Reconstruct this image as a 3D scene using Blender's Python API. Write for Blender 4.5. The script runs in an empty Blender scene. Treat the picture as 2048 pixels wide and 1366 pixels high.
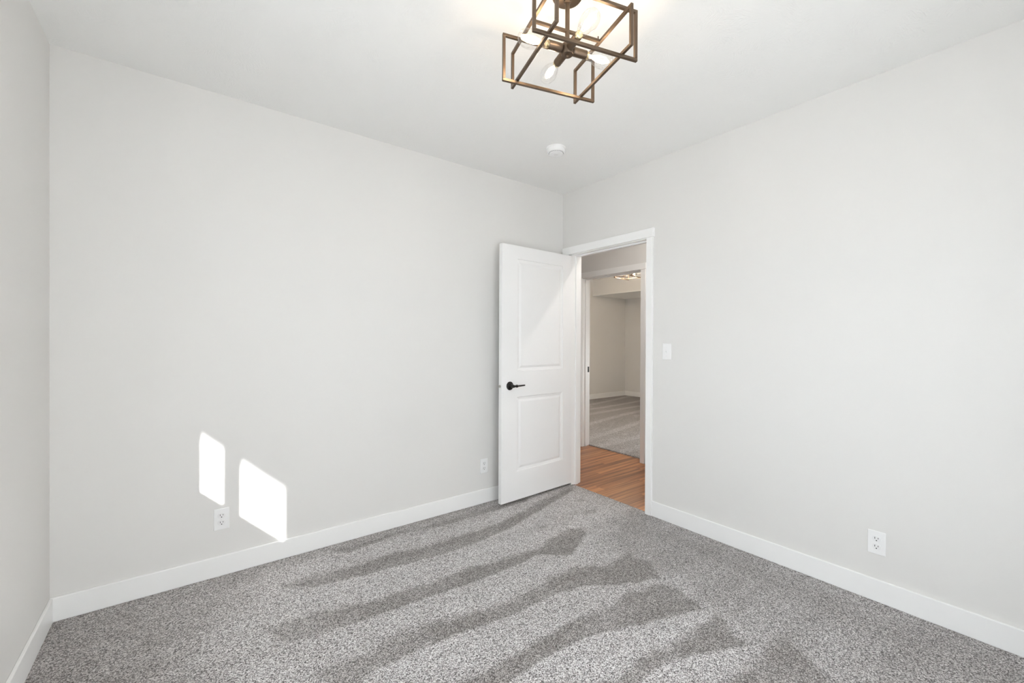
import bpy, bmesh, math, random
import numpy as np
from mathutils import Vector, Matrix

S = bpy.context.scene
# ------------------------------------------------------------------ camera
F_PX = 848.98
cam_d = bpy.data.cameras.new('camera'); cam = bpy.data.objects.new('camera', cam_d)
S.collection.objects.link(cam); S.camera = cam
cam_d.sensor_fit = 'HORIZONTAL'; cam_d.sensor_width = 36.0; cam_d.lens = F_PX / 2048 * 36.0
cam_d.clip_start = 0.02; cam_d.clip_end = 200
yaw, pit, rol = math.radians(52.487), math.radians(-0.2362), math.radians(0.2442)
Fv = Vector((math.cos(yaw) * math.cos(pit), math.sin(yaw) * math.cos(pit), math.sin(pit)))
Rv = Vector((math.sin(yaw), -math.cos(yaw), 0)); Uv = Rv.cross(Fv)
R2 = Rv * math.cos(rol) + Uv * math.sin(rol); U2 = Uv * math.cos(rol) - Rv * math.sin(rol)
M = Matrix((R2, U2, -Fv)).transposed().to_4x4(); M.translation = Vector((-2.70924, -2.77937, 1.283))
cam.matrix_world = M

# ------------------------------------------------------------------ world, sun, exposure
W = bpy.data.worlds.new('world'); S.world = W; W.use_nodes = True
bg = W.node_tree.nodes['Background']
bg.inputs['Color'].default_value = (0.80, 0.90, 1.0, 1); bg.inputs['Strength'].default_value = 4.9
sun_d = bpy.data.lights.new('sun', 'SUN'); sun = bpy.data.objects.new('sun', sun_d)
S.collection.objects.link(sun)
sun_d.energy = 25.0; sun_d.angle = math.radians(0.6); sun_d.color = (1.0, 0.98, 0.965)
SUN_DIR = Vector((1.0, 2.6, -0.95)).normalized()
sun.rotation_euler = SUN_DIR.to_track_quat('-Z', 'Y').to_euler()
sun.location = (-6, -12, 6)
BULB_W = 0.75
HALL_W = 17.0
S.view_settings.view_transform = 'Standard'; S.view_settings.look = 'None'
S.view_settings.exposure = 0.20; S.view_settings.gamma = 1.0
try: S.view_settings.use_curve_mapping = False
except Exception: pass
S.cycles.max_bounces = 14; S.cycles.diffuse_bounces = 10; S.cycles.transparent_max_bounces = 24
S.cycles.caustics_reflective = False; S.cycles.caustics_refractive = False

# ------------------------------------------------------------------ dimensions
L, D, H = 3.1967, 3.28, 2.5995
WT = 0.105                 # inner wall thickness
OT = 0.14                  # outer wall thickness
HX = 1.087                 # far wall of the hall
HX2 = HX + 0.115
BB = 0.1104

# ------------------------------------------------------------------ materials
def lin(r, g, b):
    f = lambda c: ((c / 255 + 0.055) / 1.055) ** 2.4 if c > 10 else c / 255 / 12.92
    return (f(r), f(g), f(b), 1)
class NT:
    def __init__(s, name, rough=0.5, color=(0.8, 0.8, 0.8, 1), metal=0.0, spec=0.5):
        s.m = bpy.data.materials.new(name); s.m.use_nodes = True; s.t = s.m.node_tree
        s.b = s.t.nodes['Principled BSDF']
        s.b.inputs['Base Color'].default_value = color; s.b.inputs['Roughness'].default_value = rough
        s.b.inputs['Metallic'].default_value = metal; s.b.inputs['Specular IOR Level'].default_value = spec
        s._c = None
    def n(s, typ, **kw):
        nd = s.t.nodes.new(typ)
        for k, v in kw.items():
            if k in nd.inputs: nd.inputs[k].default_value = v
            else: setattr(nd, k, v)
        return nd
    def l(s, a, b): s.t.links.new(a, b)
    def pos(s):
        if s._c is None: s._c = s.n('ShaderNodeNewGeometry').outputs['Position']
        return s._c
    def noise(s, scale, detail=2.0, rough=0.5, vec=None, dist=0.0):
        nd = s.n('ShaderNodeTexNoise'); nd.inputs['Scale'].default_value = scale; nd.inputs['Detail'].default_value = detail
        nd.inputs['Roughness'].default_value = rough; nd.inputs['Distortion'].default_value = dist
        s.l(vec if vec is not None else s.pos(), nd.inputs['Vector']); return nd.outputs['Fac']
    def math(s, op, a, b=None, c=None):
        nd = s.n('ShaderNodeMath', operation=op)
        for i, v in enumerate((a, b, c)):
            if v is None: continue
            if isinstance(v, (int, float)): nd.inputs[i].default_value = v
            else: s.l(v, nd.inputs[i])
        return nd.outputs[0]
    def ramp(s, fac, stops):
        nd = s.n('ShaderNodeValToRGB'); e = nd.color_ramp.elements
        while len(e) < len(stops): e.new(0.5)
        for i, (p, c) in enumerate(stops): e[i].position = p; e[i].color = c
        s.l(fac, nd.inputs['Fac']); return nd.outputs['Color']
    def mix(s, fac, a, b, blend='MIX'):
        nd = s.n('ShaderNodeMix', data_type='RGBA', blend_type=blend)
        for key, v in ((0, fac), (6, a), (7, b)):
            if isinstance(v, (int, float)): nd.inputs[key].default_value = v
            elif isinstance(v, tuple): nd.inputs[key].default_value = v
            else: s.l(v, nd.inputs[key])
        return nd.outputs[2]
    def bump(s, h, strength=0.2, dist=0.002):
        nd = s.n('ShaderNodeBump'); nd.inputs['Strength'].default_value = strength; nd.inputs['Distance'].default_value = dist
        s.l(h, nd.inputs['Height']); s.l(nd.outputs['Normal'], s.b.inputs['Normal'])
    def col(s, c): s.l(c, s.b.inputs['Base Color'])

def mat_wall():
    k = NT('wall_paint', 0.55, spec=0.3)
    v = k.noise(1.3, 2)
    k.col(k.ramp(v, [(0.3, (0.742, 0.732, 0.716, 1)), (0.7, (0.756, 0.746, 0.730, 1))]))
    k.bump(k.noise(160, 3, 0.6), 0.12, 0.0008); return k.m
def mat_ceiling():
    k = NT('ceiling_plaster', 0.85, (0.87, 0.87, 0.86, 1), spec=0.15)
    vo = k.n('ShaderNodeTexVoronoi'); vo.inputs['Scale'].default_value = 13.0
    wn = k.n('ShaderNodeTexNoise'); wn.inputs['Scale'].default_value = 9
    k.l(k.pos(), wn.inputs['Vector'])
    add = k.n('ShaderNodeVectorMath', operation='MULTIPLY_ADD'); k.l(wn.outputs['Color'], add.inputs[0])
    add.inputs[1].default_value = (0.09, 0.09, 0); k.l(k.pos(), add.inputs[2]); k.l(add.outputs[0], vo.inputs['Vector'])
    sep = k.n('ShaderNodeSeparateColor'); k.l(vo.outputs['Color'], sep.inputs[0])
    ang = k.math('MULTIPLY', sep.outputs[0], 6.283)
    ro = k.n('ShaderNodeVectorRotate', rotation_type='Z_AXIS'); k.l(k.pos(), ro.inputs['Vector']); k.l(ang, ro.inputs['Angle'])
    sc = k.n('ShaderNodeVectorMath', operation='MULTIPLY'); k.l(ro.outputs[0], sc.inputs[0]); sc.inputs[1].default_value = (230, 38, 38)
    st = k.noise(1.0, 1.0, 0.5, sc.outputs[0], 0.15)
    st = k.math('SUBTRACT', st, 0.5)
    msk = k.ramp(k.noise(7.0, 2), [(0.40, (0.12, 0.12, 0.12, 1)), (0.62, (1, 1, 1, 1))])
    h = k.math('MULTIPLY', st, msk)
    k.bump(h, 0.55, 0.0032); return k.m
def mat_trim(name='trim_paint', c=(0.88, 0.88, 0.875, 1)):
    k = NT(name, 0.32, c, spec=0.45); k.bump(k.noise(60, 2), 0.03, 0.0005); return k.m
def mat_plastic(name, c, rough=0.3):
    k = NT(name, rough, c); k.bump(k.noise(300, 1), 0.02, 0.0003); return k.m
def mat_carpet():
    k = NT('carpet_pile', 0.95, spec=0.08)
    at = k.n('ShaderNodeAttribute', attribute_name='nap_shade'); nap_shade = at.outputs['Fac']
    w = k.n('ShaderNodeTexNoise'); w.inputs['Scale'].default_value = 90; k.l(k.pos(), w.inputs['Vector'])
    ad = k.n('ShaderNodeVectorMath', operation='MULTIPLY_ADD'); k.l(w.outputs['Color'], ad.inputs[0])
    ad.inputs[1].default_value = (0.006, 0.006, 0.0); k.l(k.pos(), ad.inputs[2])
    vo = k.n('ShaderNodeTexVoronoi'); vo.inputs['Scale'].default_value = 290; k.l(ad.outputs[0], vo.inputs['Vector'])
    sep = k.n('ShaderNodeSeparateColor'); k.l(vo.outputs['Color'], sep.inputs[0])
    tuft = sep.outputs[0]
    fine = k.noise(420, 2, 0.7)
    f = k.math('ADD', k.math('MULTIPLY', tuft, 0.62), k.math('MULTIPLY', fine, 0.5))
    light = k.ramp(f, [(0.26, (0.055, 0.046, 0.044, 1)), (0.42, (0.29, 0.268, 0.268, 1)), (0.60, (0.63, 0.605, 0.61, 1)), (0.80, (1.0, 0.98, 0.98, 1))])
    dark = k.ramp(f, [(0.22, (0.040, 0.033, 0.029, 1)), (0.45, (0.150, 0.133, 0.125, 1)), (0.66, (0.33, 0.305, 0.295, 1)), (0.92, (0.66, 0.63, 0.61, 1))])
    n2 = k.math('ADD', nap_shade, k.math('MULTIPLY', k.math('SUBTRACT', k.noise(7, 3), 0.5), 0.35))
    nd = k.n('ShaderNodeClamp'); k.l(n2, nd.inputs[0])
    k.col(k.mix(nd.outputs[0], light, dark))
    hh = k.math('SUBTRACT', k.math('MULTIPLY', tuft, 0.7), k.math('MULTIPLY', vo.outputs['Distance'], 0.8))
    k.bump(k.math('ADD', hh, k.math('MULTIPLY', fine, 0.4)), 0.8, 0.004)
    k.b.inputs['Sheen Weight'].default_value = 0.25; k.b.inputs['Sheen Roughness'].default_value = 0.5
    return k.m
def mat_wood():
    k = NT('wood_planks', 0.33, spec=0.45)
    sp = k.n('ShaderNodeSeparateXYZ'); k.l(k.pos(), sp.inputs[0])
    PW = 0.125
    row = k.math('FLOOR', k.math('DIVIDE', sp.outputs[1], PW))
    off = k.math('MULTIPLY', k.math('FRACT', k.math('MULTIPLY', row, 0.377)), 1.2)
    colx = k.math('FLOOR', k.math('DIVIDE', k.math('ADD', sp.outputs[0], off), 1.2))
    cv = k.n('ShaderNodeCombineXYZ'); k.l(row, cv.inputs[0]); k.l(colx, cv.inputs[1])
    wn = k.n('ShaderNodeTexWhiteNoise', noise_dimensions='3D'); k.l(cv.outputs[0], wn.inputs['Vector'])
    gv = k.n('ShaderNodeCombineXYZ')
    k.l(k.math('MULTIPLY', sp.outputs[0], 0.9), gv.inputs[0]); k.l(k.math('MULTIPLY', sp.outputs[1], 26.0), gv.inputs[1]); k.l(k.math('MULTIPLY', wn.outputs['Value'], 20), gv.inputs[2])
    g = k.noise(1.0, 4, 0.6, gv.outputs[0], 0.6)
    gv2 = k.n('ShaderNodeCombineXYZ')
    k.l(k.math('MULTIPLY', sp.outputs[0], 4.0), gv2.inputs[0]); k.l(k.math('MULTIPLY', sp.outputs[1], 160.0), gv2.inputs[1])
    g2 = k.noise(1.0, 3, 0.6, gv2.outputs[0])
    f = k.math('ADD', k.math('MULTIPLY', g, 0.8), k.math('MULTIPLY', g2, 0.2))
    c = k.ramp(f, [(0.32, lin(104, 64, 42)), (0.45, lin(152, 98, 62)), (0.54, lin(184, 124, 78)), (0.68, lin(216, 158, 106))])
    tint = k.math('MULTIPLY_ADD', wn.outputs['Value'], 0.45, 0.75)
    tv = k.n('ShaderNodeCombineColor'); [k.l(tint, tv.inputs[i]) for i in range(3)]
    c = k.mix(1.0, c, tv.outputs[0], 'MULTIPLY')
    fy = k.math('FRACT', k.math('DIVIDE', sp.outputs[1], PW))
    seam = k.math('LESS_THAN', fy, 0.014)
    k.col(k.mix(seam, c, lin(60, 38, 26)))
    k.bump(g2, 0.08, 0.0006); return k.m
def mat_metal(name, c, rough=0.35, metal=1.0):
    k = NT(name, rough, c, metal=metal)
    v = k.noise(35, 3); k.l(k.math('MULTIPLY_ADD', v, 0.2, rough - 0.1), k.b.inputs['Roughness']); return k.m
def mat_glass(name, tint=(1, 1, 1, 1), refl=0.06):
    m = bpy.data.materials.new(name); m.use_nodes = True; t = m.node_tree; t.nodes.remove(t.nodes['Principled BSDF'])
    out = t.nodes['Material Output']; tr = t.nodes.new('ShaderNodeBsdfTransparent'); tr.inputs[0].default_value = tint
    gl = t.nodes.new('ShaderNodeBsdfGlossy'); gl.inputs['Roughness'].default_value = 0.03
    fr = t.nodes.new('ShaderNodeLayerWeight'); fr.inputs['Blend'].default_value = 0.35
    mul = t.nodes.new('ShaderNodeMath'); mul.operation = 'MULTIPLY_ADD'; mul.inputs[1].default_value = 0.35; mul.inputs[2].default_value = refl * 0.4
    t.links.new(fr.outputs['Facing'], mul.inputs[0])
    mx = t.nodes.new('ShaderNodeMixShader'); t.links.new(mul.outputs[0], mx.inputs[0]); t.links.new(tr.outputs[0], mx.inputs[1]); t.links.new(gl.outputs[0], mx.inputs[2])
    t.links.new(mx.outputs[0], out.inputs[0]); return m
def mat_emit(name, c, st):
    m = bpy.data.materials.new(name); m.use_nodes = True; t = m.node_tree; t.nodes.remove(t.nodes['Principled BSDF'])
    e = t.nodes.new('ShaderNodeEmission'); e.inputs[0].default_value = c; e.inputs[1].default_value = st
    t.links.new(e.outputs[0], t.nodes['Material Output'].inputs[0]); return m
def mat_sheer():
    m = bpy.data.materials.new('fill_sheer_cloth'); m.use_nodes = True; t = m.node_tree; t.nodes.remove(t.nodes['Principled BSDF'])
    d = t.nodes.new('ShaderNodeBsdfDiffuse'); d.inputs[0].default_value = (0.85, 0.85, 0.84, 1)
    tr = t.nodes.new('ShaderNodeBsdfTranslucent'); tr.inputs[0].default_value = (0.88, 0.88, 0.88, 1)
    mx = t.nodes.new('ShaderNodeMixShader'); mx.inputs[0].default_value = SHEER_T
    t.links.new(d.outputs[0], mx.inputs[1]); t.links.new(tr.outputs[0], mx.inputs[2]); t.links.new(mx.outputs[0], t.nodes['Material Output'].inputs[0]); return m
SHEER_T = 0.75
SHEER = mat_sheer()
WALL, CEIL, TRIM, CARPET, WOOD = mat_wall(), mat_ceiling(), mat_trim(), mat_carpet(), mat_wood()
DOORP = mat_trim('door_paint', (0.87, 0.87, 0.87, 1))
PLATE = mat_plastic('white_plastic', (0.86, 0.86, 0.86, 1)); PLATE2 = mat_plastic('receptacle_plastic', (0.82, 0.82, 0.82, 1))
SLOT = mat_plastic('dark_slot', (0.02, 0.02, 0.02, 1), 0.6); GREYP = mat_plastic('grey_vent', (0.25, 0.25, 0.25, 1), 0.6)
BLACK = mat_metal('black_bronze', (0.022, 0.020, 0.019, 1), 0.38, 0.6)
STEEL = mat_metal('satin_nickel', (0.55, 0.54, 0.52, 1), 0.3)
BRONZE = mat_metal('brushed_bronze', (0.155, 0.112, 0.080, 1), 0.40, 0.85)
BRASS = mat_metal('bulb_brass', (0.72, 0.60, 0.38, 1), 0.28)
GLASS = mat_glass('bulb_glass'); PANE = mat_glass('window_pane', (0.97, 0.98, 0.98, 1))
FIL = mat_emit('glowing_filament', (1.0, 0.72, 0.40, 1), 60.0)
DOME = mat_emit('lit_dome', (1.0, 0.90, 0.78, 1), 6.0)

# ------------------------------------------------------------------ mesh helpers
def box(bm, x0, x1, y0, y1, z0, z1):
    v = [bm.verts.new((x, y, z)) for x in (x0, x1) for y in (y0, y1) for z in (z0, z1)]
    for f in ((0, 1, 3, 2), (4, 6, 7, 5), (0, 4, 5, 1), (2, 3, 7, 6), (0, 2, 6, 4), (1, 5, 7, 3)): bm.faces.new([v[i] for i in f])
def lathe(bm, prof, seg=32, M=None):
    rings = []
    for r, z in prof:
        if r < 1e-6: rings.append([bm.verts.new((0, 0, z))])
        else: rings.append([bm.verts.new((r * math.cos(2 * math.pi * i / seg), r * math.sin(2 * math.pi * i / seg), z)) for i in range(seg)])
    for a, b in zip(rings, rings[1:]):
        for i in range(seg):
            j = (i + 1) % seg
            if len(a) == 1 and len(b) == 1: continue
            if len(a) == 1: bm.faces.new((a[0], b[j], b[i]))
            elif len(b) == 1: bm.faces.new((a[i], a[j], b[0]))
            else: bm.faces.new((a[i], a[j], b[j], b[i]))
    if M is not None: bmesh.ops.transform(bm, matrix=M, verts=[v for r in rings for v in r])
def tube(bm, pts, rad, seg=10):
    rad = rad if isinstance(rad, (list, tuple)) else [rad] * len(pts)
    pts = [Vector(p) for p in pts]; rings = []
    up = Vector((0, 0, 1))
    for i, p in enumerate(pts):
        t = (pts[min(i + 1, len(pts) - 1)] - pts[max(i - 1, 0)]).normalized()
        a = t.cross(up)
        if a.length < 1e-3: a = t.cross(Vector((1, 0, 0)))
        a.normalize(); b = t.cross(a).normalized()
        rings.append([bm.verts.new(p + (a * math.cos(2 * math.pi * k / seg) + b * math.sin(2 * math.pi * k / seg)) * rad[i]) for k in range(seg)])
    for r0, r1 in zip(rings, rings[1:]):
        for k in range(seg): bm.faces.new((r0[k], r0[(k + 1) % seg], r1[(k + 1) % seg], r1[k]))
    bm.faces.new(rings[0][::-1]); bm.faces.new(rings[-1])
def obj(name, bm, m, parent=None, bevel=0.0, seg=2, smooth=False, loc=None):
    bmesh.ops.recalc_face_normals(bm, faces=bm.faces)
    me = bpy.data.meshes.new(name); bm.to_mesh(me); bm.free(); me.materials.append(m)
    o = bpy.data.objects.new(name, me); S.collection.objects.link(o)
    if parent is not None: o.parent = parent
    if loc is not None: o.location = loc
    if bevel:
        b = o.modifiers.new('bevel', 'BEVEL'); b.width = bevel; b.segments = seg; b.limit_method = 'ANGLE'; b.angle_limit = math.radians(40)
    if smooth:
        me.polygons.foreach_set('use_smooth', [True] * len(me.polygons))
        try: me.set_sharp_from_angle(angle=math.radians(38))
        except Exception: pass
    return o
def boxes(name, lst, m, parent=None, **k):
    bm = bmesh.new()
    for b in lst: box(bm, *b)
    return obj(name, bm, m, parent, **k)
def tag(o, label, cat, kind=None, group=None):
    o['label'] = label; o['category'] = cat
    if kind: o['kind'] = kind
    if group: o['group'] = group
    return o
def empty(name, loc=(0, 0, 0), rz=0.0):
    o = bpy.data.objects.new(name, None); S.collection.objects.link(o); o.location = loc; o.rotation_euler = (0, 0, rz); o.empty_display_size = 0.05
    return o
def struct(o, label, cat): return tag(o, label, cat, 'structure')
def kids(o): return [c for c in S.objects if c.parent == o]
def copy_tree(o, parent=None):
    c = o.copy(); S.collection.objects.link(c)
    if parent is not None: c.parent = parent
    for ch in kids(o): copy_tree(ch, c)
    return c

# ------------------------------------------------------------------ the near room's shell
BANDS = [[(-2.006, -0.091), (-1.574, -0.081), (-1.21, -0.107), (-0.746, -0.076), (-0.473, -0.079), (-0.559, -0.183), (-0.819, -0.176), (-1.251, -0.179), (-1.589, -0.116), (-1.927, -0.17)], [(-2.343, -0.293), (-1.978, -0.342), (-1.687, -0.35), (-1.269, -0.379), (-0.842, -0.356), (-0.481, -0.274), (0.0, -0.131), (-0.073, -0.232), (-0.532, -0.361), (-0.942, -0.486), (-1.268, -0.529), (-1.528, -0.526), (-1.884, -0.477), (-2.191, -0.422)], [(-2.442, -0.644), (-2.242, -0.658), (-1.971, -0.72), (-1.568, -0.747), (-1.167, -0.78), (-0.942, -0.795), (-0.641, -0.736), (-0.552, -0.779), (-0.615, -0.849), (-0.882, -0.996), (-1.048, -0.87), (-1.252, -0.89), (-1.492, -0.88), (-2.014, -0.841), (-2.37, -0.795)], [(-2.328, -1.051), (-2.18, -1.019), (-1.864, -1.052), (-1.434, -1.127), (-1.168, -1.11), (-0.969, -1.12), (-0.759, -1.195), (-0.607, -1.203), (-0.574, -1.335), (-0.666, -1.459), (-0.814, -1.407), (-1.051, -1.27), (-1.238, -1.223), (-1.503, -1.217), (-1.864, -1.169), (-2.127, -1.158), (-2.215, -1.195)], [(-1.989, -1.408), (-1.825, -1.402), (-1.656, -1.417), (-1.396, -1.407), (-1.056, -1.438), (-0.79, -1.481), (-0.686, -1.532), (-0.723, -1.689), (-0.76, -1.734), (-0.942, -1.665), (-1.114, -1.599), (-1.299, -1.54), (-1.534, -1.509), (-1.733, -1.517), (-1.818, -1.538)], [(-1.559, -1.735), (-1.466, -1.738), (-1.177, -1.745), (-0.962, -1.776), (-0.739, -1.808), (-0.803, -1.916), (-0.824, -1.977), (-1.025, -1.878), (-1.161, -1.826), (-1.369, -1.811), (-1.458, -1.811)], [(-1.155, -2.042), (-1.07, -2.038), (-0.748, -2.034), (-0.655, -2.067), (-0.68, -2.14), (-0.755, -2.23), (-0.843, -2.278)]]
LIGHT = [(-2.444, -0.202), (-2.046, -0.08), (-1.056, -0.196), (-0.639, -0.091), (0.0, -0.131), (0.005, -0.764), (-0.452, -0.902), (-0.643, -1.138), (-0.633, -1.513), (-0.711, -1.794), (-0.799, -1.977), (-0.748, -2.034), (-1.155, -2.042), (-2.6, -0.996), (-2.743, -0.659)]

def poly_sd(P, X, Y):
    n = len(P); best = np.full(X.shape, 1e9); inside = np.zeros(X.shape, bool)
    for i in range(n):
        x0, y0 = P[i]; x1, y1 = P[(i + 1) % n]
        dx, dy = x1 - x0, y1 - y0
        t = np.clip(((X - x0) * dx + (Y - y0) * dy) / (dx * dx + dy * dy + 1e-12), 0, 1)
        best = np.minimum(best, np.hypot(X - x0 - t * dx, Y - y0 - t * dy))
        c = ((y0 > Y) != (y1 > Y)) & (X < (x1 - x0) * (Y - y0) / (y1 - y0 + 1e-12) + x0)
        inside ^= c
    return np.where(inside, -best, best)
def carpet(name, x0, x1, y0, y1, z, step, nap_shade_f, thick=0.012):
    nx = int((x1 - x0) / step) + 1; ny = int((y1 - y0) / step) + 1
    xs = np.linspace(x0, x1, nx); ys = np.linspace(y0, y1, ny)
    X, Y = np.meshgrid(xs, ys, indexing='ij')
    rng = np.random.RandomState(3)
    Zt = z + rng.uniform(-0.0008, 0.0008, X.shape)
    co = np.stack([X, Y, Zt], -1).reshape(-1, 3)
    idx = np.arange(nx * ny).reshape(nx, ny)
    q = np.stack([idx[:-1, :-1], idx[1:, :-1], idx[1:, 1:], idx[:-1, 1:]], -1).reshape(-1, 4)
    # skirt down to the slab
    per = np.concatenate([idx[:, 0], idx[-1, 1:], idx[-2::-1, -1], idx[0, -2:0:-1]])
    low = co[per].copy(); low[:, 2] = z - thick
    base = len(co); co = np.concatenate([co, low]); m = len(per)
    k = np.arange(m); k2 = (k + 1) % m
    q2 = np.stack([per[k], base + k, base + k2, per[k2]], -1)
    q = np.concatenate([q, q2])
    me = bpy.data.meshes.new(name)
    me.vertices.add(len(co)); me.vertices.foreach_set('co', co.ravel())
    me.loops.add(q.size); me.loops.foreach_set('vertex_index', q.ravel())
    me.polygons.add(len(q)); me.polygons.foreach_set('loop_start', np.arange(0, q.size, 4)); me.polygons.foreach_set('loop_total', np.full(len(q), 4))
    me.update(calc_edges=True)
    a = me.attributes.new('nap_shade', 'FLOAT', 'POINT')
    nap_shade = np.concatenate([nap_shade_f(X, Y).ravel(), np.full(m, 0.6)]).astype(np.float32)
    a.data.foreach_set('value', nap_shade)
    me.materials.append(CARPET)
    o = bpy.data.objects.new(name, me); S.collection.objects.link(o); return o
def smooth01(d, w): return 0.5 - 0.5 * np.clip(d / w, -1, 1)
def wob(X, Y, s, a):
    return a * (np.sin(X * s + 1.3 * np.sin(Y * s * 0.7)) + np.sin(Y * s * 1.3 + 2.1 * np.sin(X * s * 0.9 + 1))) * 0.5
def vnoise(X, Y, sx, sy, seed):
    g = np.random.RandomState(seed).rand(64, 64)
    a, b = X * sx + 31.7, Y * sy + 17.3
    i, j = np.floor(a).astype(int), np.floor(b).astype(int); u, v = a - i, b - j
    u, v = u * u * (3 - 2 * u), v * v * (3 - 2 * v); q = lambda p, r: g[p % 64, r % 64]
    return (q(i, j) * (1 - u) + q(i + 1, j) * u) * (1 - v) + (q(i, j + 1) * (1 - u) + q(i + 1, j + 1) * u) * v
def nap_shade_near(X, Y):
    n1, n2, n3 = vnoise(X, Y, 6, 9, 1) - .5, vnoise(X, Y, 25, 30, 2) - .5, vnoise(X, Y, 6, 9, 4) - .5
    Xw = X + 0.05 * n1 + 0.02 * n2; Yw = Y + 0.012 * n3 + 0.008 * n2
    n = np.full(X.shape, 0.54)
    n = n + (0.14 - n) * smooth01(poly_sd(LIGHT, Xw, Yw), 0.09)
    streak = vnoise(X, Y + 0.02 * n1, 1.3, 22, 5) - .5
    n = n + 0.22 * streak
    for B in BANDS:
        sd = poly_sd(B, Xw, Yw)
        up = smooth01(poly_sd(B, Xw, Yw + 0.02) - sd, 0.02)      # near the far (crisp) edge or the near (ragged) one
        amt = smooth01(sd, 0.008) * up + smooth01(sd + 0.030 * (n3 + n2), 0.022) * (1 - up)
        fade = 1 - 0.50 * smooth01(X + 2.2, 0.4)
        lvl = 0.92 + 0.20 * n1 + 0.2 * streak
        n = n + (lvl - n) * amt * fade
    n = n + (0.80 - n) * smooth01(Xw + 2.88 + 0.25 * (Yw + 0.5), 0.22) * 0.8  # shade of the far-left corner painted into the carpet tone
    # a trodden strip along the right wall
    s = smooth01(np.abs(X + 0.22 + 0.03 * np.sin(Y * 5)) - 0.07, 0.05) * smooth01(Y + 1.2, 0.4)
    n = n + (0.78 - n) * 0.6 * s
    # footprints by the doorway
    for cx, cy, r in ((-0.20, -0.42, .05), (-0.33, -0.62, .06), (-0.42, -0.57, .04), (-0.75, -0.60, .05), (-0.62, -0.50, .035)):
        d = np.hypot((Xw - cx), (Yw - cy) * 1.7) - r
        n = n + (0.75 - n) * 0.55 * smooth01(d, 0.02)
    return n
fl = carpet('floor', -L, 0.022, -D, 0, 0.0, 0.008, nap_shade_near)
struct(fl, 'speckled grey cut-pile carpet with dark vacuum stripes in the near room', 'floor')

OY0, OY1, OZ = -0.889, -0.121, 2.034     # doorway in the right wall (rough)
JT = 0.018
def wallobj(name, lst, label): return struct(boxes(name, lst, WALL), label, 'wall')
wallobj('wall_back', [(-L - OT, WT, 0, OT, -0.2, H)], 'long pale greige wall with two sunlit patches near its left end')
wallobj('wall_right', [(0, WT, -D - OT, OY0 - JT, -0.2, H), (0, WT, OY0 - JT, OY1 + JT, OZ + JT, H), (0, WT, OY1 + JT, 0, -0.2, H)],
        'pale greige wall with the open doorway and a light switch')
# left wall with the window opening
WY0, WY1, WZ0, WZ1 = -2.815, -1.430, 0.995, 2.10
wallobj('wall_left', [(-L - OT, -L, WY1, 0, -0.2, H), (-L - OT, -L, -D - OT, WY0, -0.2, H), (-L - OT, -L, WY0, WY1, -0.2, WZ0), (-L - OT, -L, WY0, WY1, WZ1, H)],
        'narrow bright greige wall at the left edge of the view')
FX0, FX1, FZ0, FZ1 = -3.05, -1.15, 0.06, 2.10
wallobj('wall_front', [(-L, FX0, -D - OT, -D, -0.2, H), (FX1, 0, -D - OT, -D, -0.2, H), (FX0, FX1, -D - OT, -D, -0.2, FZ0), (FX0, FX1, -D - OT, -D, FZ1, H)], 'plain greige wall behind the viewpoint')
struct(boxes('ceiling', [(-L - OT, WT, -D - OT, OT, H, H + 0.1)], CEIL), 'white brush-textured ceiling over the near room', 'ceiling')

# baseboards (flat board with an eased top edge)
def baseboard(name, lst, label):
    return struct(boxes(name, lst, TRIM, bevel=0.004, seg=3), label, 'baseboard')
BT = 0.013
baseboard('baseboard_back', [(-L, -0.0005, -BT, -0.0005, 0.0, BB)], 'white baseboard under the long wall with the sunlit patches')
baseboard('baseboard_left', [(-L + 0.0005, -L + BT, -D, -BT, 0.0, BB)], 'white baseboard at the far left under the bright wall')
baseboard('baseboard_right', [(-BT, -0.0005, -D, -0.946, 0.0, BB)], 'white baseboard running right from the doorway casing')

baseboard('baseboard_front', [(FX1 + 0.01, -BT, -D + 0.0005, -D + BT, 0.0, BB)], 'white baseboard on the wall behind the viewpoint')

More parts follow.
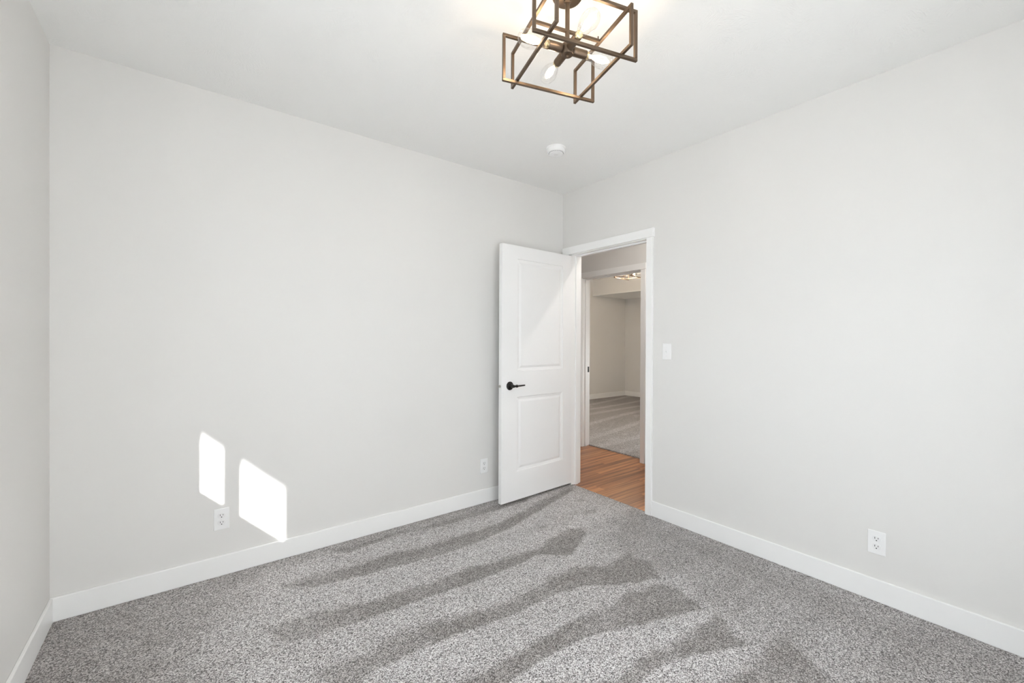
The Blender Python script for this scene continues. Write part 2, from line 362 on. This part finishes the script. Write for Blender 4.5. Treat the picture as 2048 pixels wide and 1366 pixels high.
# ------------------------------------------------------------------ doorway in the right wall
def doorway(name, x0, x1, y0, y1, zt, cw, left_cut, label, stop_x, hdr_ov=0.008, side=-1, hh=0.070, left_in=0.006):
    """jamb + casing on the side facing the viewer (x0); opening y0..y1, head at zt"""
    e = empty(name, (x0, (y0 + y1) / 2, 0)); ox, oy = x0, (y0 + y1) / 2
    def sh(b): return (b[0] - ox, b[1] - ox, b[2] - oy, b[3] - oy, b[4], b[5])
    boxes('jamb', [sh((x0 - 0.001, x1 + 0.001, y0 - JT, y0, -0.008, zt)), sh((x0 - 0.001, x1 + 0.001, y1, y1 + JT, -0.008, zt)), sh((x0 - 0.001, x1 + 0.001, y0 - JT, y1 + JT, zt, zt + JT))], TRIM, e, bevel=0.0012)
    s0, s1 = stop_x
    boxes('door_stop', [sh((s0, s1, y0, y0 + 0.011, -0.006, zt)), sh((s0, s1, y1 - 0.011, y1, -0.006, zt)), sh((s0, s1, y0 + 0.011, y1 - 0.011, zt - 0.011, zt))], TRIM, e, bevel=0.0012)
    ct = 0.017
    boxes('side_casing', [sh((x0 - ct, x0 - 0.0005, y0 - 0.005 - cw, y0 - 0.005, -0.004, zt + 0.005))], TRIM, e, bevel=0.0015)
    a, b = y1 + left_in, y1 + left_in + left_cut
    boxes('side_casing', [sh((x0 - ct, x0 - 0.0005, a, b, -0.004, zt + 0.005))], TRIM, e, bevel=0.0015)
    boxes('head_casing', [sh((x0 - ct - 0.005, x0 - 0.0005, y0 - 0.005 - cw - hdr_ov, b + min(hdr_ov, 0.012), zt + 0.0055, zt + hh))], TRIM, e, bevel=0.0015)
    # casing on the far side of the wall
    boxes('rear_casing', [sh((x1 + 0.0005, x1 + ct, y0 - 0.005 - cw, y0 - 0.005, -0.004, zt + 0.005)), sh((x1 + 0.0005, x1 + ct, y1 + 0.005, y1 + 0.005 + cw, -0.004, zt + 0.005)),
                          sh((x1 + 0.0005, x1 + ct, y0 - 0.013 - cw, y1 + 0.013 + cw, zt + 0.0055, zt + hh))], TRIM, e, bevel=0.0015)
    return struct(e, label, 'door frame')
doorway('trim_1', 0.0, WT, OY0, OY1, OZ, 0.053, 0.055, 'white casing and jambs around the near doorway', (0.042, 0.075), left_in=0.042)

# ------------------------------------------------------------------ near door: two-panel slab
HA = Vector((-0.005, -0.126)); FB = Vector((-0.797, -0.161))
DW = (FB - HA).length; DT = 0.035; DZ0, DZ1 = 0.020, 2.023
drz = math.atan2(-(FB - HA).y, -(FB - HA).x)      # local +x points from the free edge to the hinge edge
door = bmesh.new()
# local frame: x 0..-DW from hinge to free edge; front face at y=0 looking to -y; back at y=DT
def slab(bm):
    panels = [(0.118, 0.640, 1.036, 1.920), (0.116, 0.634, 0.244, 0.832)]
    for side in (0, 1):
        yf = 0.0 if side == 0 else DT; sg = 1 if side == 0 else -1
        xs = sorted({0, 0.117, 0.637, DW}); 
        def V(x, y, z): return bm.verts.new((-x, y, z))
        # stiles and rails as flat faces round two panels
        rects = [(0, 0.117, DZ0, DZ1), (0.637, DW, DZ0, DZ1), (0.117, 0.637, DZ0, 0.244), (0.117, 0.637, 0.832, 1.036), (0.117, 0.637, 1.920, DZ1)]
        for a, b, c, d in rects: bm.faces.new([V(a, yf, c), V(b, yf, c), V(b, yf, d), V(a, yf, d)])
        for z0, z1 in ((1.036, 1.920), (0.244, 0.832)):
            prev = None
            for ins, dep in ((0, 0), (0.003, 0.005), (0.012, 0.0065), (0.020, 0.0080), (0.024, 0.0085), (0.040, 0.0035), (0.044, 0.0030)):
                a, b, c, d = 0.117 + ins, 0.637 - ins, z0 + ins, z1 - ins; y = yf + sg * dep
                ring = [V(a, y, c), V(b, y, c), V(b, y, d), V(a, y, d)]
                if prev:
                    for i in range(4): bm.faces.new([prev[i], prev[(i + 1) % 4], ring[(i + 1) % 4], ring[i]])
                prev = ring
            bm.faces.new(prev)
    c = [(-x, y, z) for x in (0, DW) for y in (0, DT) for z in (DZ0, DZ1)]
    for q in ((0, 1, 3, 2), (4, 6, 7, 5), (0, 4, 6, 2), (1, 3, 7, 5)): bm.faces.new([bm.verts.new(c[i]) for i in q])
    bmesh.ops.remove_doubles(bm, verts=bm.verts, dist=1e-5)
slab(door)
dr = obj('door_1', door, DOORP); dr.location = (HA.x, HA.y, 0); dr.rotation_euler = (0, 0, drz)
struct(dr, 'white two-panel door standing open against the long wall, black lever', 'door')
# lever set
def lever(parent, front=True):
    y0 = 0.0 if front else DT; s = -1 if front else 1
    bm = bmesh.new(); M0 = Matrix.Translation((-0.712, y0, 0.925)) @ Matrix.Rotation(math.radians(90 * -s), 4, 'X')
    lathe(bm, [(0, 0.0), (0.0335, 0.0), (0.0335, 0.004), (0.030, 0.008), (0.022, 0.010), (0.015, 0.012), (0.013, 0.020), (0.0115, 0.034), (0.0125, 0.044), (0.010, 0.054), (0, 0.056)], 40, M0)
    if not front: bmesh.ops.recalc_face_normals(bm, faces=bm.faces)
    h = obj('lever_handle', bm, BLACK, parent, smooth=True); h['label'] = 'black round rose of the lever handle'
    bm = bmesh.new(); yy = y0 + s * 0.046
    tube(bm, [(-0.712, yy, 0.925), (-0.690, yy + s * .002, 0.925), (-0.684, yy + s * .002, 0.925), (-0.676, yy + s * .002, 0.925), (-0.668, yy, .925), (-0.63, yy, 0.9255), (-0.598, yy - s * 0.002, 0.926), (-0.594, yy - s * .002, 0.926)],
         [0.008, 0.0085, 0.0115, 0.0115, 0.0075, 0.0062, 0.0058, 0.0045], 14)
    obj('lever', bm, BLACK, h, smooth=True)
lever(dr, True); lever(dr, False)
# latch plate on the free edge
bm = bmesh.new(); box(bm, -DW - 0.0012, -DW + 0.001, 0.0055, DT - 0.0055, 0.897, 0.953)
lp = obj('latch_plate', bm, TRIM, dr, bevel=0.0006); lp['label'] = 'small painted latch plate on the door edge'
bm = bmesh.new(); lathe(bm, [(0, 0), (0.0105, 0), (0.0105, 0.003), (0.009, 0.009), (0, 0.0095)], 20, Matrix.Translation((-DW - 0.0012, DT / 2, 0.925)) @ Matrix.Rotation(math.radians(-90), 4, 'Y'))
obj('latch_bolt', bm, STEEL, lp, smooth=True)
for z in (1.80, 1.075, 0.335):
    bm = bmesh.new(); lathe(bm, [(0, -0.045), (0.0055, -0.045), (0.0055, 0.045), (0, 0.045)], 14, Matrix.Translation((0.0005, 0.014, z)))
    box(bm, -0.001, 0.0015, 0.004, 0.031, z - 0.044, z + 0.044)
    hg = obj('hinge', bm, BLACK, dr, smooth=True); hg['label'] = 'dark hinge knuckle at the door edge'

# ------------------------------------------------------------------ electrical plates
def outlet_mesh_parts(root):
    # local frame: plate in the XZ plane, looking to -Y
    bm = bmesh.new(); box(bm, -0.035, 0.035, -0.0060, -0.0002, -0.0572, 0.0572)
    obj('cover_plate', bm, PLATE, root, bevel=0.0042, seg=3)
    for s in (1, -1):
        bm = bmesh.new(); zc = s * 0.0193; pts = []
        for i in range(40):
            a = 2 * math.pi * i / 40
            pts.append((0.0172 * math.cos(a), max(-0.0137, min(0.0137, 0.0172 * math.sin(a)))))
        top = [bm.verts.new((x, -0.0076, zc + z)) for x, z in pts]; bot = [bm.verts.new((x * 1.02, -0.0058, zc + z * 1.02)) for x, z in pts]
        bm.faces.new(top)
        for i in range(40): bm.faces.new((top[i], top[(i + 1) % 40], bot[(i + 1) % 40], bot[i]))
        r = obj('receptacle', bm, PLATE2, root, smooth=False)
        for x, h in ((-0.0063, 0.0046), (0.0063, 0.0036)):
            bm = bmesh.new(); box(bm, x - 0.0011, x + 0.0011, -0.0079, -0.0074, zc + 0.0035 - h, zc + 0.0035 + h); obj('slot', bm, SLOT, r)
        bm = bmesh.new(); lathe(bm, [(0, 0), (0.0026, 0), (0.0026, 0.0005), (0, 0.0005)], 14, Matrix.Translation((0, -0.0074, zc - 0.0078)) @ Matrix.Rotation(math.radians(90), 4, 'X'))
        obj('ground_hole', bm, SLOT, r)
    bm = bmesh.new(); lathe(bm, [(0, 0), (0.0030, 0), (0.0026, 0.0012), (0, 0.0015)], 14, Matrix.Translation((0, -0.0060, 0)) @ Matrix.Rotation(math.radians(90), 4, 'X'))
    obj('plate_screw', bm, PLATE2, root, smooth=True)
o1 = empty('wall_outlet', (-2.556, -0.0003, 0.306)); outlet_mesh_parts(o1)
tag(o1, 'white duplex outlet on the long wall between and below the sunlit patches', 'outlet', group='white duplex wall outlets')
for loc, rz, lab in (((-0.851, -0.0003, 0.291), 0.0, 'white duplex outlet on the long wall just left of the open door'),
                     ((-0.0003, -2.219, 0.289), math.radians(-90), 'white duplex outlet low on the right wall, nearest the viewer')):
    c = copy_tree(o1); c.location = loc; c.rotation_euler = (0, 0, rz); c['label'] = lab
sw = empty('light_switch', (-0.0003, -1.060, 1.203), math.radians(-90))
bm = bmesh.new(); box(bm, -0.035, 0.035, -0.0060, -0.0002, -0.0572, 0.0572); obj('cover_plate', bm, PLATE, sw, bevel=0.0042, seg=3)
bm = bmesh.new(); box(bm, -0.0052, 0.0052, -0.0066, -0.0058, -0.0122, 0.0122); obj('toggle_collar', bm, GREYP if False else PLATE2, sw)
bm = bmesh.new(); tube(bm, [(0, -0.0055, -0.0015), (0, -0.012, 0.0035), (0, -0.0185, 0.0085)], [0.0046, 0.0040, 0.0034], 10); obj('toggle', bm, PLATE2, sw, smooth=True)
for z in (0.0302, -0.0302):
    bm = bmesh.new(); lathe(bm, [(0, 0), (0.0030, 0), (0.0026, 0.0012), (0, 0.0015)], 14, Matrix.Translation((0, -0.0060, z)) @ Matrix.Rotation(math.radians(90), 4, 'X'))
    obj('plate_screw', bm, PLATE2, sw, smooth=True)
tag(sw, 'white toggle light switch on the right wall beside the doorway', 'light switch')

# ------------------------------------------------------------------ smoke detector
sd = empty('smoke_detector', (-0.697, -0.645, H), math.radians(-40))
bm = bmesh.new(); lathe(bm, [(0, -0.0003), (0.066, -0.0003), (0.066, -0.008), (0.063, -0.011), (0, -0.011)], 48); obj('mounting_base', bm, PLATE, sd, smooth=True)
bm = bmesh.new(); lathe(bm, [(0.061, -0.010), (0.0615, -0.030), (0.058, -0.036), (0.050, -0.0375), (0.048, -0.0375), (0.048, -0.033)], 48); obj('outer_ring', bm, PLATE, sd, smooth=True)
bm = bmesh.new(); lathe(bm, [(0.0475, -0.030), (0.0475, -0.043), (0.043, -0.046), (0.018, -0.0475), (0, -0.0475)], 48); obj('cover', bm, PLATE, sd, smooth=True)
bm = bmesh.new()
for i in range(26):
    a = 2 * math.pi * i / 26; Mx = Matrix.Rotation(a, 4, 'Z'); n0 = len(bm.verts)
    box(bm, 0.0475, 0.0505, -0.0032, 0.0032, -0.0385, -0.0355)
    bm.verts.ensure_lookup_table(); bmesh.ops.transform(bm, matrix=Mx, verts=bm.verts[n0:])
vt = obj('vent_slots', bm, GREYP, sd)
bm = bmesh.new(); lathe(bm, [(0, -0.047), (0.013, -0.047), (0.013, -0.0492), (0.011, -0.050), (0, -0.050)], 28, Matrix.Translation((0.0, 0.0, 0))); obj('test_button', bm, PLATE2, sd, smooth=True)
tag(sd, 'round white smoke detector on the ceiling near the far corner', 'smoke detector')

# ------------------------------------------------------------------ caged ceiling light
BW = 0.0110
def frame_loop(bm, axis, off, half, z0, z1):
    """closed rectangular loop of square bar standing in a vertical plane; axis 'p' runs along x, 'q' along y"""
    h = BW / 2
    if axis == 'p':
        for b in ((-half, half, off - h, off + h, z0, z0 + BW), (-half, half, off - h, off + h, z1 - BW, z1), (-half, -half + BW, off - h, off + h, z0 + BW, z1 - BW), (half - BW, half, off - h, off + h, z0 + BW, z1 - BW)): box(bm, *b)
    else:
        for b in ((off - h, off + h, -half, half, z0, z0 + BW), (off - h, off + h, -half, half, z1 - BW, z1), (off - h, off + h, -half, -half + BW, z0 + BW, z1 - BW), (off - h, off + h, half - BW, half, z0 + BW, z1 - BW)): box(bm, *b)
def make_light():
    e = empty('cage_ceiling_light', (0, 0, H))
    zb = 2.2965 - H
    bm = bmesh.new(); lathe(bm, [(0, -0.0003), (0.0580, -0.0003), (0.0585, -0.012), (0.0575, -0.020), (0.053, -0.027), (0.040, -0.0315), (0, -0.033)], 48); obj('canopy', bm, BRONZE, e, smooth=True)
    bm = bmesh.new(); tube(bm, [(0, 0, -0.0315), (0, 0, -0.205)], 0.0085, 18); lathe(bm, [(0, -0.028), (0.014, -0.030), (0.014, -0.042), (0.009, -0.046), (0, -0.046)], 20); obj('stem', bm, BRONZE, e, smooth=True)
    zq1 = 2.454 - H; zp1 = 2.482 - H
    for s in (1, -1):
        bm = bmesh.new(); frame_loop(bm, 'p', s * 0.143, 0.208, zb, zp1); obj('bar_frame', bm, BRONZE, e, bevel=0.0008, seg=1)
    for s in (1, -1):
        bm = bmesh.new(); frame_loop(bm, 'q', s * 0.1455, 0.199, zb + BW, zq1); obj('bar_frame', bm, BRONZE, e, bevel=0.0008, seg=1)
    bm = bmesh.new(); box(bm, -0.1405, 0.1405, -0.0048, 0.0048, zq1 - BW, zq1); obj('cross_bar', bm, BRONZE, e, bevel=0.0008, seg=1)
    for s in (1, -1):
        bm = bmesh.new(); lathe(bm, [(0, 0), (0.0025, 0), (0.0025, 0.011), (0, 0.013)], 10, Matrix.Translation((s * 0.136, 0, zq1))); obj('frame_screw', bm, BRONZE, e, smooth=True)
    zh = 2.379 - H
    bm = bmesh.new(); lathe(bm, [(0, zh + 0.024), (0.012, zh + 0.023), (0.0225, zh + 0.017), (0.0235, zh + 0.013), (0.0235, zh - 0.016), (0.021, zh - 0.020), (0, zh - 0.0215)], 32)
    obj('hub', bm, BRONZE, e, smooth=True)
    bm = bmesh.new(); lathe(bm, [(0, zh - 0.021), (0.0060, zh - 0.021), (0.0060, zh - 0.027), (0.0045, zh - 0.030), (0, zh - 0.031)], 16); obj('finial', bm, BRONZE, e, smooth=True)
    for k in range(4):
        Mx = Matrix.Translation((0, 0, zh)) @ Matrix.Rotation(math.radians(90 * k), 4, 'Z') @ Matrix.Rotation(math.radians(90), 4, 'Y')
        bm = bmesh.new(); lathe(bm, [(0, 0.018), (0.0085, 0.018), (0.0145, 0.022), (0.0160, 0.026), (0.0160, 0.080), (0.0145, 0.080), (0.0140, 0.062), (0, 0.062)], 24, Mx); so = obj('socket', bm, BRONZE, e, smooth=True)
        bm = bmesh.new(); prof = [(0, 0.066), (0.0125, 0.066)]
        for j in range(7):
            z = 0.068 + j * 0.0030; prof += [(0.0132, z), (0.0124, z + 0.0014)]
        prof += [(0.0138, 0.0895), (0.0, 0.0897)]
        lathe(bm, prof, 20, Mx); sc = obj('screw_shell', bm, BRASS, so, smooth=True)
        bm = bmesh.new(); lathe(bm, [(0.0136, 0.0890), (0.0142, 0.094), (0.0180, 0.106), (0.0255, 0.124), (0.0308, 0.142), (0.0325, 0.157), (0.0300, 0.176), (0.0225, 0.190), (0.0110, 0.1985), (0, 0.200)], 32, Mx)
        bu = obj('bulb', bm, GLASS, so, smooth=True); bu['label'] = 'clear glowing filament bulb'
        # mount and squirrel-cage filament
        bm = bmesh.new()
        for j in range(8):
            a0 = 2 * math.pi * j / 8; a1 = a0 + math.pi / 8; r0, r1 = 0.006, 0.0125
            pp = [(r0 * math.cos(a0), r0 * math.sin(a0), 0.112), (r1 * math.cos(a0), r1 * math.sin(a0), 0.138), (r1 * 0.9 * math.cos(a0), r1 * 0.9 * math.sin(a0), 0.166), (r0 * math.cos(a1), r0 * math.sin(a1), 0.176)]
            tube(bm, [Mx @ Vector(p) for p in pp], 0.0007, 5)
        fi = obj('filament', bm, FIL, bu if False else so)
        ld = bpy.data.lights.new('bulb_light', 'POINT'); ld.energy = BULB_W; ld.color = (1.0, 0.83, 0.63); ld.shadow_soft_size = 0.013
        lo = bpy.data.objects.new('bulb_light', ld); S.collection.objects.link(lo); lo.parent = so; lo.location = Mx @ Vector((0, 0, 0.144))
    return e
cl = make_light(); cl.location = (-1.568, -1.628, H); cl.rotation_euler = (0, 0, math.radians(-16))
tag(cl, 'bronze caged ceiling light with four glowing bulbs in the near room', 'ceiling light', group='bronze caged ceiling lights')

# ------------------------------------------------------------------ hall
RY0, RY1 = -0.30, 3.445      # side walls of the far room
RX1, BX, BZ = 5.383, 4.262, 2.239
struct(boxes('floor_hall', [(0.022, HX2 - 0.002, -2.6, 3.3, -0.05, -0.005)], WOOD), 'warm brown wood-plank floor of the hall beyond the doorway', 'floor')
EY0, EY1, EZ = -0.062, 0.765, 2.020
wallobj('wall_hall_far', [(HX, HX2, -2.7, EY0 - JT, -0.2, H), (HX, HX2, EY0 - JT, EY1 + JT, EZ + JT, H), (HX, HX2, EY1 + JT, 3.4, -0.2, H)], 'greige hall wall above the second doorway')
wallobj('wall_hall_near', [(WT - 0.105, WT, OT, 3.4, -0.2, H)], 'hall wall continuing beyond the near room')
wallobj('wall_hall_left', [(0, HX2, 3.3, 3.4, -0.2, H)], 'end wall of the hall to the left')
wallobj('wall_hall_right', [(WT, HX, -2.7, -2.6, -0.2, H)], 'end wall of the hall to the right')
struct(boxes('ceiling_hall', [(WT, HX2, -2.7, 3.4, H, H + 0.1)], CEIL), 'white ceiling of the hall', 'ceiling')
baseboard('baseboard_hall', [(HX - BT, HX - 0.0005, -2.6, EY0 - 0.066, -0.005, BB)], 'white baseboard on the hall wall right of the second doorway')
baseboard('baseboard_hall_left', [(HX - BT, HX - 0.0005, EY1 + 0.066, 3.3, -0.005, BB)], 'white baseboard on the hall wall left of the second doorway')
t2 = doorway('trim_2', HX, HX2, EY0, EY1, EZ, 0.055, 0.055, 'white casing and jambs around the second doorway across the hall', (HX + 0.040, HX + 0.073))
bm = bmesh.new(); oy = (EY0 + EY1) / 2; box(bm, 0.090, 0.1155, EY1 - oy - 0.0015, EY1 - oy + 0.0005, 0.925 - 0.034, 0.925 + 0.034)
sp = obj('strike_plate', bm, BLACK, t2, bevel=0.0006); sp['label'] = 'small black strike plate on the jamb'
# flush hall lamp
hl = empty('flush_hall_light', (0.55, -0.95, H))
bm = bmesh.new(); lathe(bm, [(0, -0.0003), (0.085, -0.0003), (0.085, -0.012), (0.078, -0.016), (0, -0.016)], 40); obj('rim', bm, PLATE, hl, smooth=True)
bm = bmesh.new(); lathe(bm, [(0.070, -0.016), (0.066, -0.024), (0.040, -0.031), (0, -0.034)], 40); obj('diffuser', bm, DOME, hl, smooth=True)
ld = bpy.data.lights.new('hall_lamp_light', 'POINT'); ld.energy = HALL_W; ld.color = (1.0, 0.95, 0.89); ld.shadow_soft_size = 0.03
lo = bpy.data.objects.new('hall_lamp_light', ld); S.collection.objects.link(lo); lo.parent = hl; lo.location = (0, 0, -0.06)
tag(hl, 'small round flush lamp on the hall ceiling beyond the near doorway', 'ceiling light')

# ------------------------------------------------------------------ far room
def nap_shade_far(X, Y):
    n = 0.60 + 0.0 * X
    for i, yb in enumerate(np.arange(-0.1, 3.4, 0.42)):
        yy = yb + 0.10 * np.sin(X * 1.1 + i) + 0.12 * (X - 2)
        n = n - 0.45 * smooth01(np.abs(Y - yy) - 0.06, 0.02)
    rs = np.random.RandomState(5)
    for i in range(26):
        cx, cy = rs.uniform(1.4, 3.8), rs.uniform(0, 3.0)
        d = np.hypot((X - cx), (Y - cy) * 2.0) - rs.uniform(0.04, 0.10)
        n = n - 0.40 * smooth01(d, 0.02)
    n = n + 0.35 * smooth01(3.9 - X, 0.5) - 0.3 * smooth01(X - 2.2, 0.6)  # painted light and shade: paler near the doorway, darker into the alcove
    return np.clip(n, 0, 1)
f2 = carpet('floor_far_room', HX2 + 0.002, RX1, RY0, RY1, 0.006, 0.02, nap_shade_far, 0.014)
struct(f2, 'speckled beige-grey carpet of the room across the hall', 'floor')
wallobj('wall_far_left', [(HX2, RX1 + 0.1, RY1, RY1 + 0.1, -0.2, H)], 'beige left wall of the room across the hall')
wallobj('wall_far_end', [(RX1, RX1 + 0.1, RY0 - 0.1, RY1, -0.2, H)], 'beige end wall of the room across the hall')
wallobj('wall_far_right', [(HX2, 1.5, RY0 - 0.1, RY0, -0.2, H), (3.0, RX1, RY0 - 0.1, RY0, -0.2, H), (1.5, 3.0, RY0 - 0.1, RY0, -0.2, 0.3), (1.5, 3.0, RY0 - 0.1, RY0, 1.3, H)], 'right wall of the room across the hall')
wallobj('wall_bulkhead', [(BX, RX1, RY0, RY1, BZ + 0.012, H)], 'lowered beige bulkhead over the alcove of the room across the hall')
struct(boxes('ceiling_alcove', [(BX + 0.001, RX1, RY0, RY1, BZ, BZ + 0.012)], CEIL), 'low white ceiling of the alcove across the hall', 'ceiling')
struct(boxes('ceiling_far_room', [(HX2, RX1 + 0.1, RY0 - 0.1, RY1 + 0.1, H, H + 0.1)], CEIL), 'white ceiling of the room across the hall', 'ceiling')
baseboard('baseboard_far_left', [(HX2, RX1, RY1 - BT, RY1 - 0.0005, 0.0, BB)], 'white baseboard on the left wall of the room across the hall')
baseboard('baseboard_far_end', [(RX1 - BT, RX1 - 0.0005, RY0, RY1 - BT, 0.0, BB)], 'white baseboard on the end wall of the room across the hall')
c2 = copy_tree(cl); c2.location = (3.04, 1.56, H); c2.rotation_euler = (0, 0, math.radians(6.5))
fld = bpy.data.lights.new('far_bulb_light', 'POINT'); fld.energy = 11.0; fld.color = (1.0, 0.84, 0.66); fld.shadow_soft_size = 0.013
for a in kids(c2):
    for b in kids(a):
        if b.type == 'LIGHT': b.data = fld
c2['label'] = 'bronze caged ceiling light partly seen through both doorways in the far room'

# ------------------------------------------------------------------ windows and outdoors
def slider(name, x, y0, y1, z0, z1, ym, label, along='y'):
    e = empty(name, (0, 0, 0)); t = 0.028; xa, xb = x - 0.030, x + 0.030
    def bx(lst, nm, m, par=e, bev=0.0015):
        L2 = [(a, b, c, d, f, g) if along == 'y' else (c, d, a, b, f, g) for a, b, c, d, f, g in lst]
        return boxes(nm, L2, m, par, bevel=bev)
    bx([(xa, xb, y0, y1, z0, z0 + 0.035), (xa, xb, y0, y1, z1 - t, z1), (xa, xb, y0, y0 + t, z0 + 0.035, z1 - t), (xa, xb, y1 - t, y1, z0 + 0.035, z1 - t)], 'frame', TRIM)
    bx([(xa, xb, ym - 0.034, ym + 0.034, z0 + 0.035, z1 - t)], 'mullion', TRIM)
    for a, b in ((y0 + t, ym - 0.034), (ym + 0.034, y1 - t)): bx([(x - 0.002, x + 0.002, a, b, z0 + 0.035, z1 - t)], 'pane', PANE, bev=0)
    return struct(e, label, 'window')
slider('window_1', -L - 0.085, WY0, WY1, WZ0, WZ1, -2.010, 'white two-light window in the left wall beside the viewpoint')
def sheer(name_label, x0, x1, y, z0, z1):  # both sheers are added to soften and spread fill light
    bm = bmesh.new(); n = 70; va = []
    for i in range(n + 1):
        xx = x0 + 0.01 + (x1 - x0 - 0.02) * i / n; yy = y + 0.008 * math.sin(i * 1.35)
        va.append((bm.verts.new((xx, yy, z0 + 0.012)), bm.verts.new((xx, yy, z1 - 0.012))))
    for a, b in zip(va, va[1:]): bm.faces.new((a[0], b[0], b[1], a[1]))
    st = obj('fill_sheer', bm, SHEER, smooth=True)
    so = st.modifiers.new('thick', 'SOLIDIFY'); so.thickness = 0.0015
    tag(st, name_label, 'curtain')
slider('fill_window_front', -D - 0.085, FX0, FX1, FZ0, FZ1, -2.1, 'added unseen glazed slider behind the viewpoint, for fill light', along='x')  # added unseen glazing that lets soft fill light into the near room
sheer('added sheer that diffuses fill light from behind the viewpoint', FX0, FX1, -D - 0.035, FZ0, FZ1)
slider('fill_window_far', RY0 - 0.065, 1.5, 3.0, 0.3, 1.3, 2.25, 'added unseen two-light window in the far room, for fill light', along='x')  # added unseen opening to brighten the far room
sheer('added sheer that diffuses fill light into the room across the hall', 1.5, 3.0, RY0 - 0.018, 0.3, 1.3)
bm = bmesh.new(); box(bm, -60, 40, -60, 60, -0.6, -0.25)
GR = NT('pale_ground', 0.9); GR.col(GR.ramp(GR.noise(0.8, 5), [(0.3, (0.60, 0.59, 0.58, 1)), (0.7, (0.70, 0.69, 0.68, 1))]))
struct(obj('ground', bm, GR.m), 'pale dry ground outside the windows', 'ground')
# added unseen roof slab outside the left window: its edge cuts the top of the sunlit patches
BLOCKER_X = -L - 1.55
ez = 1.283 + 0.9135 * 0 + 0.95 * 1.55
struct(boxes('sun_blocker_roof', [(BLOCKER_X, -L - OT, -6.5, 0.6, ez, ez + 0.12)], TRIM), 'added unseen roof slab that trims the sunlit patches', 'roof')
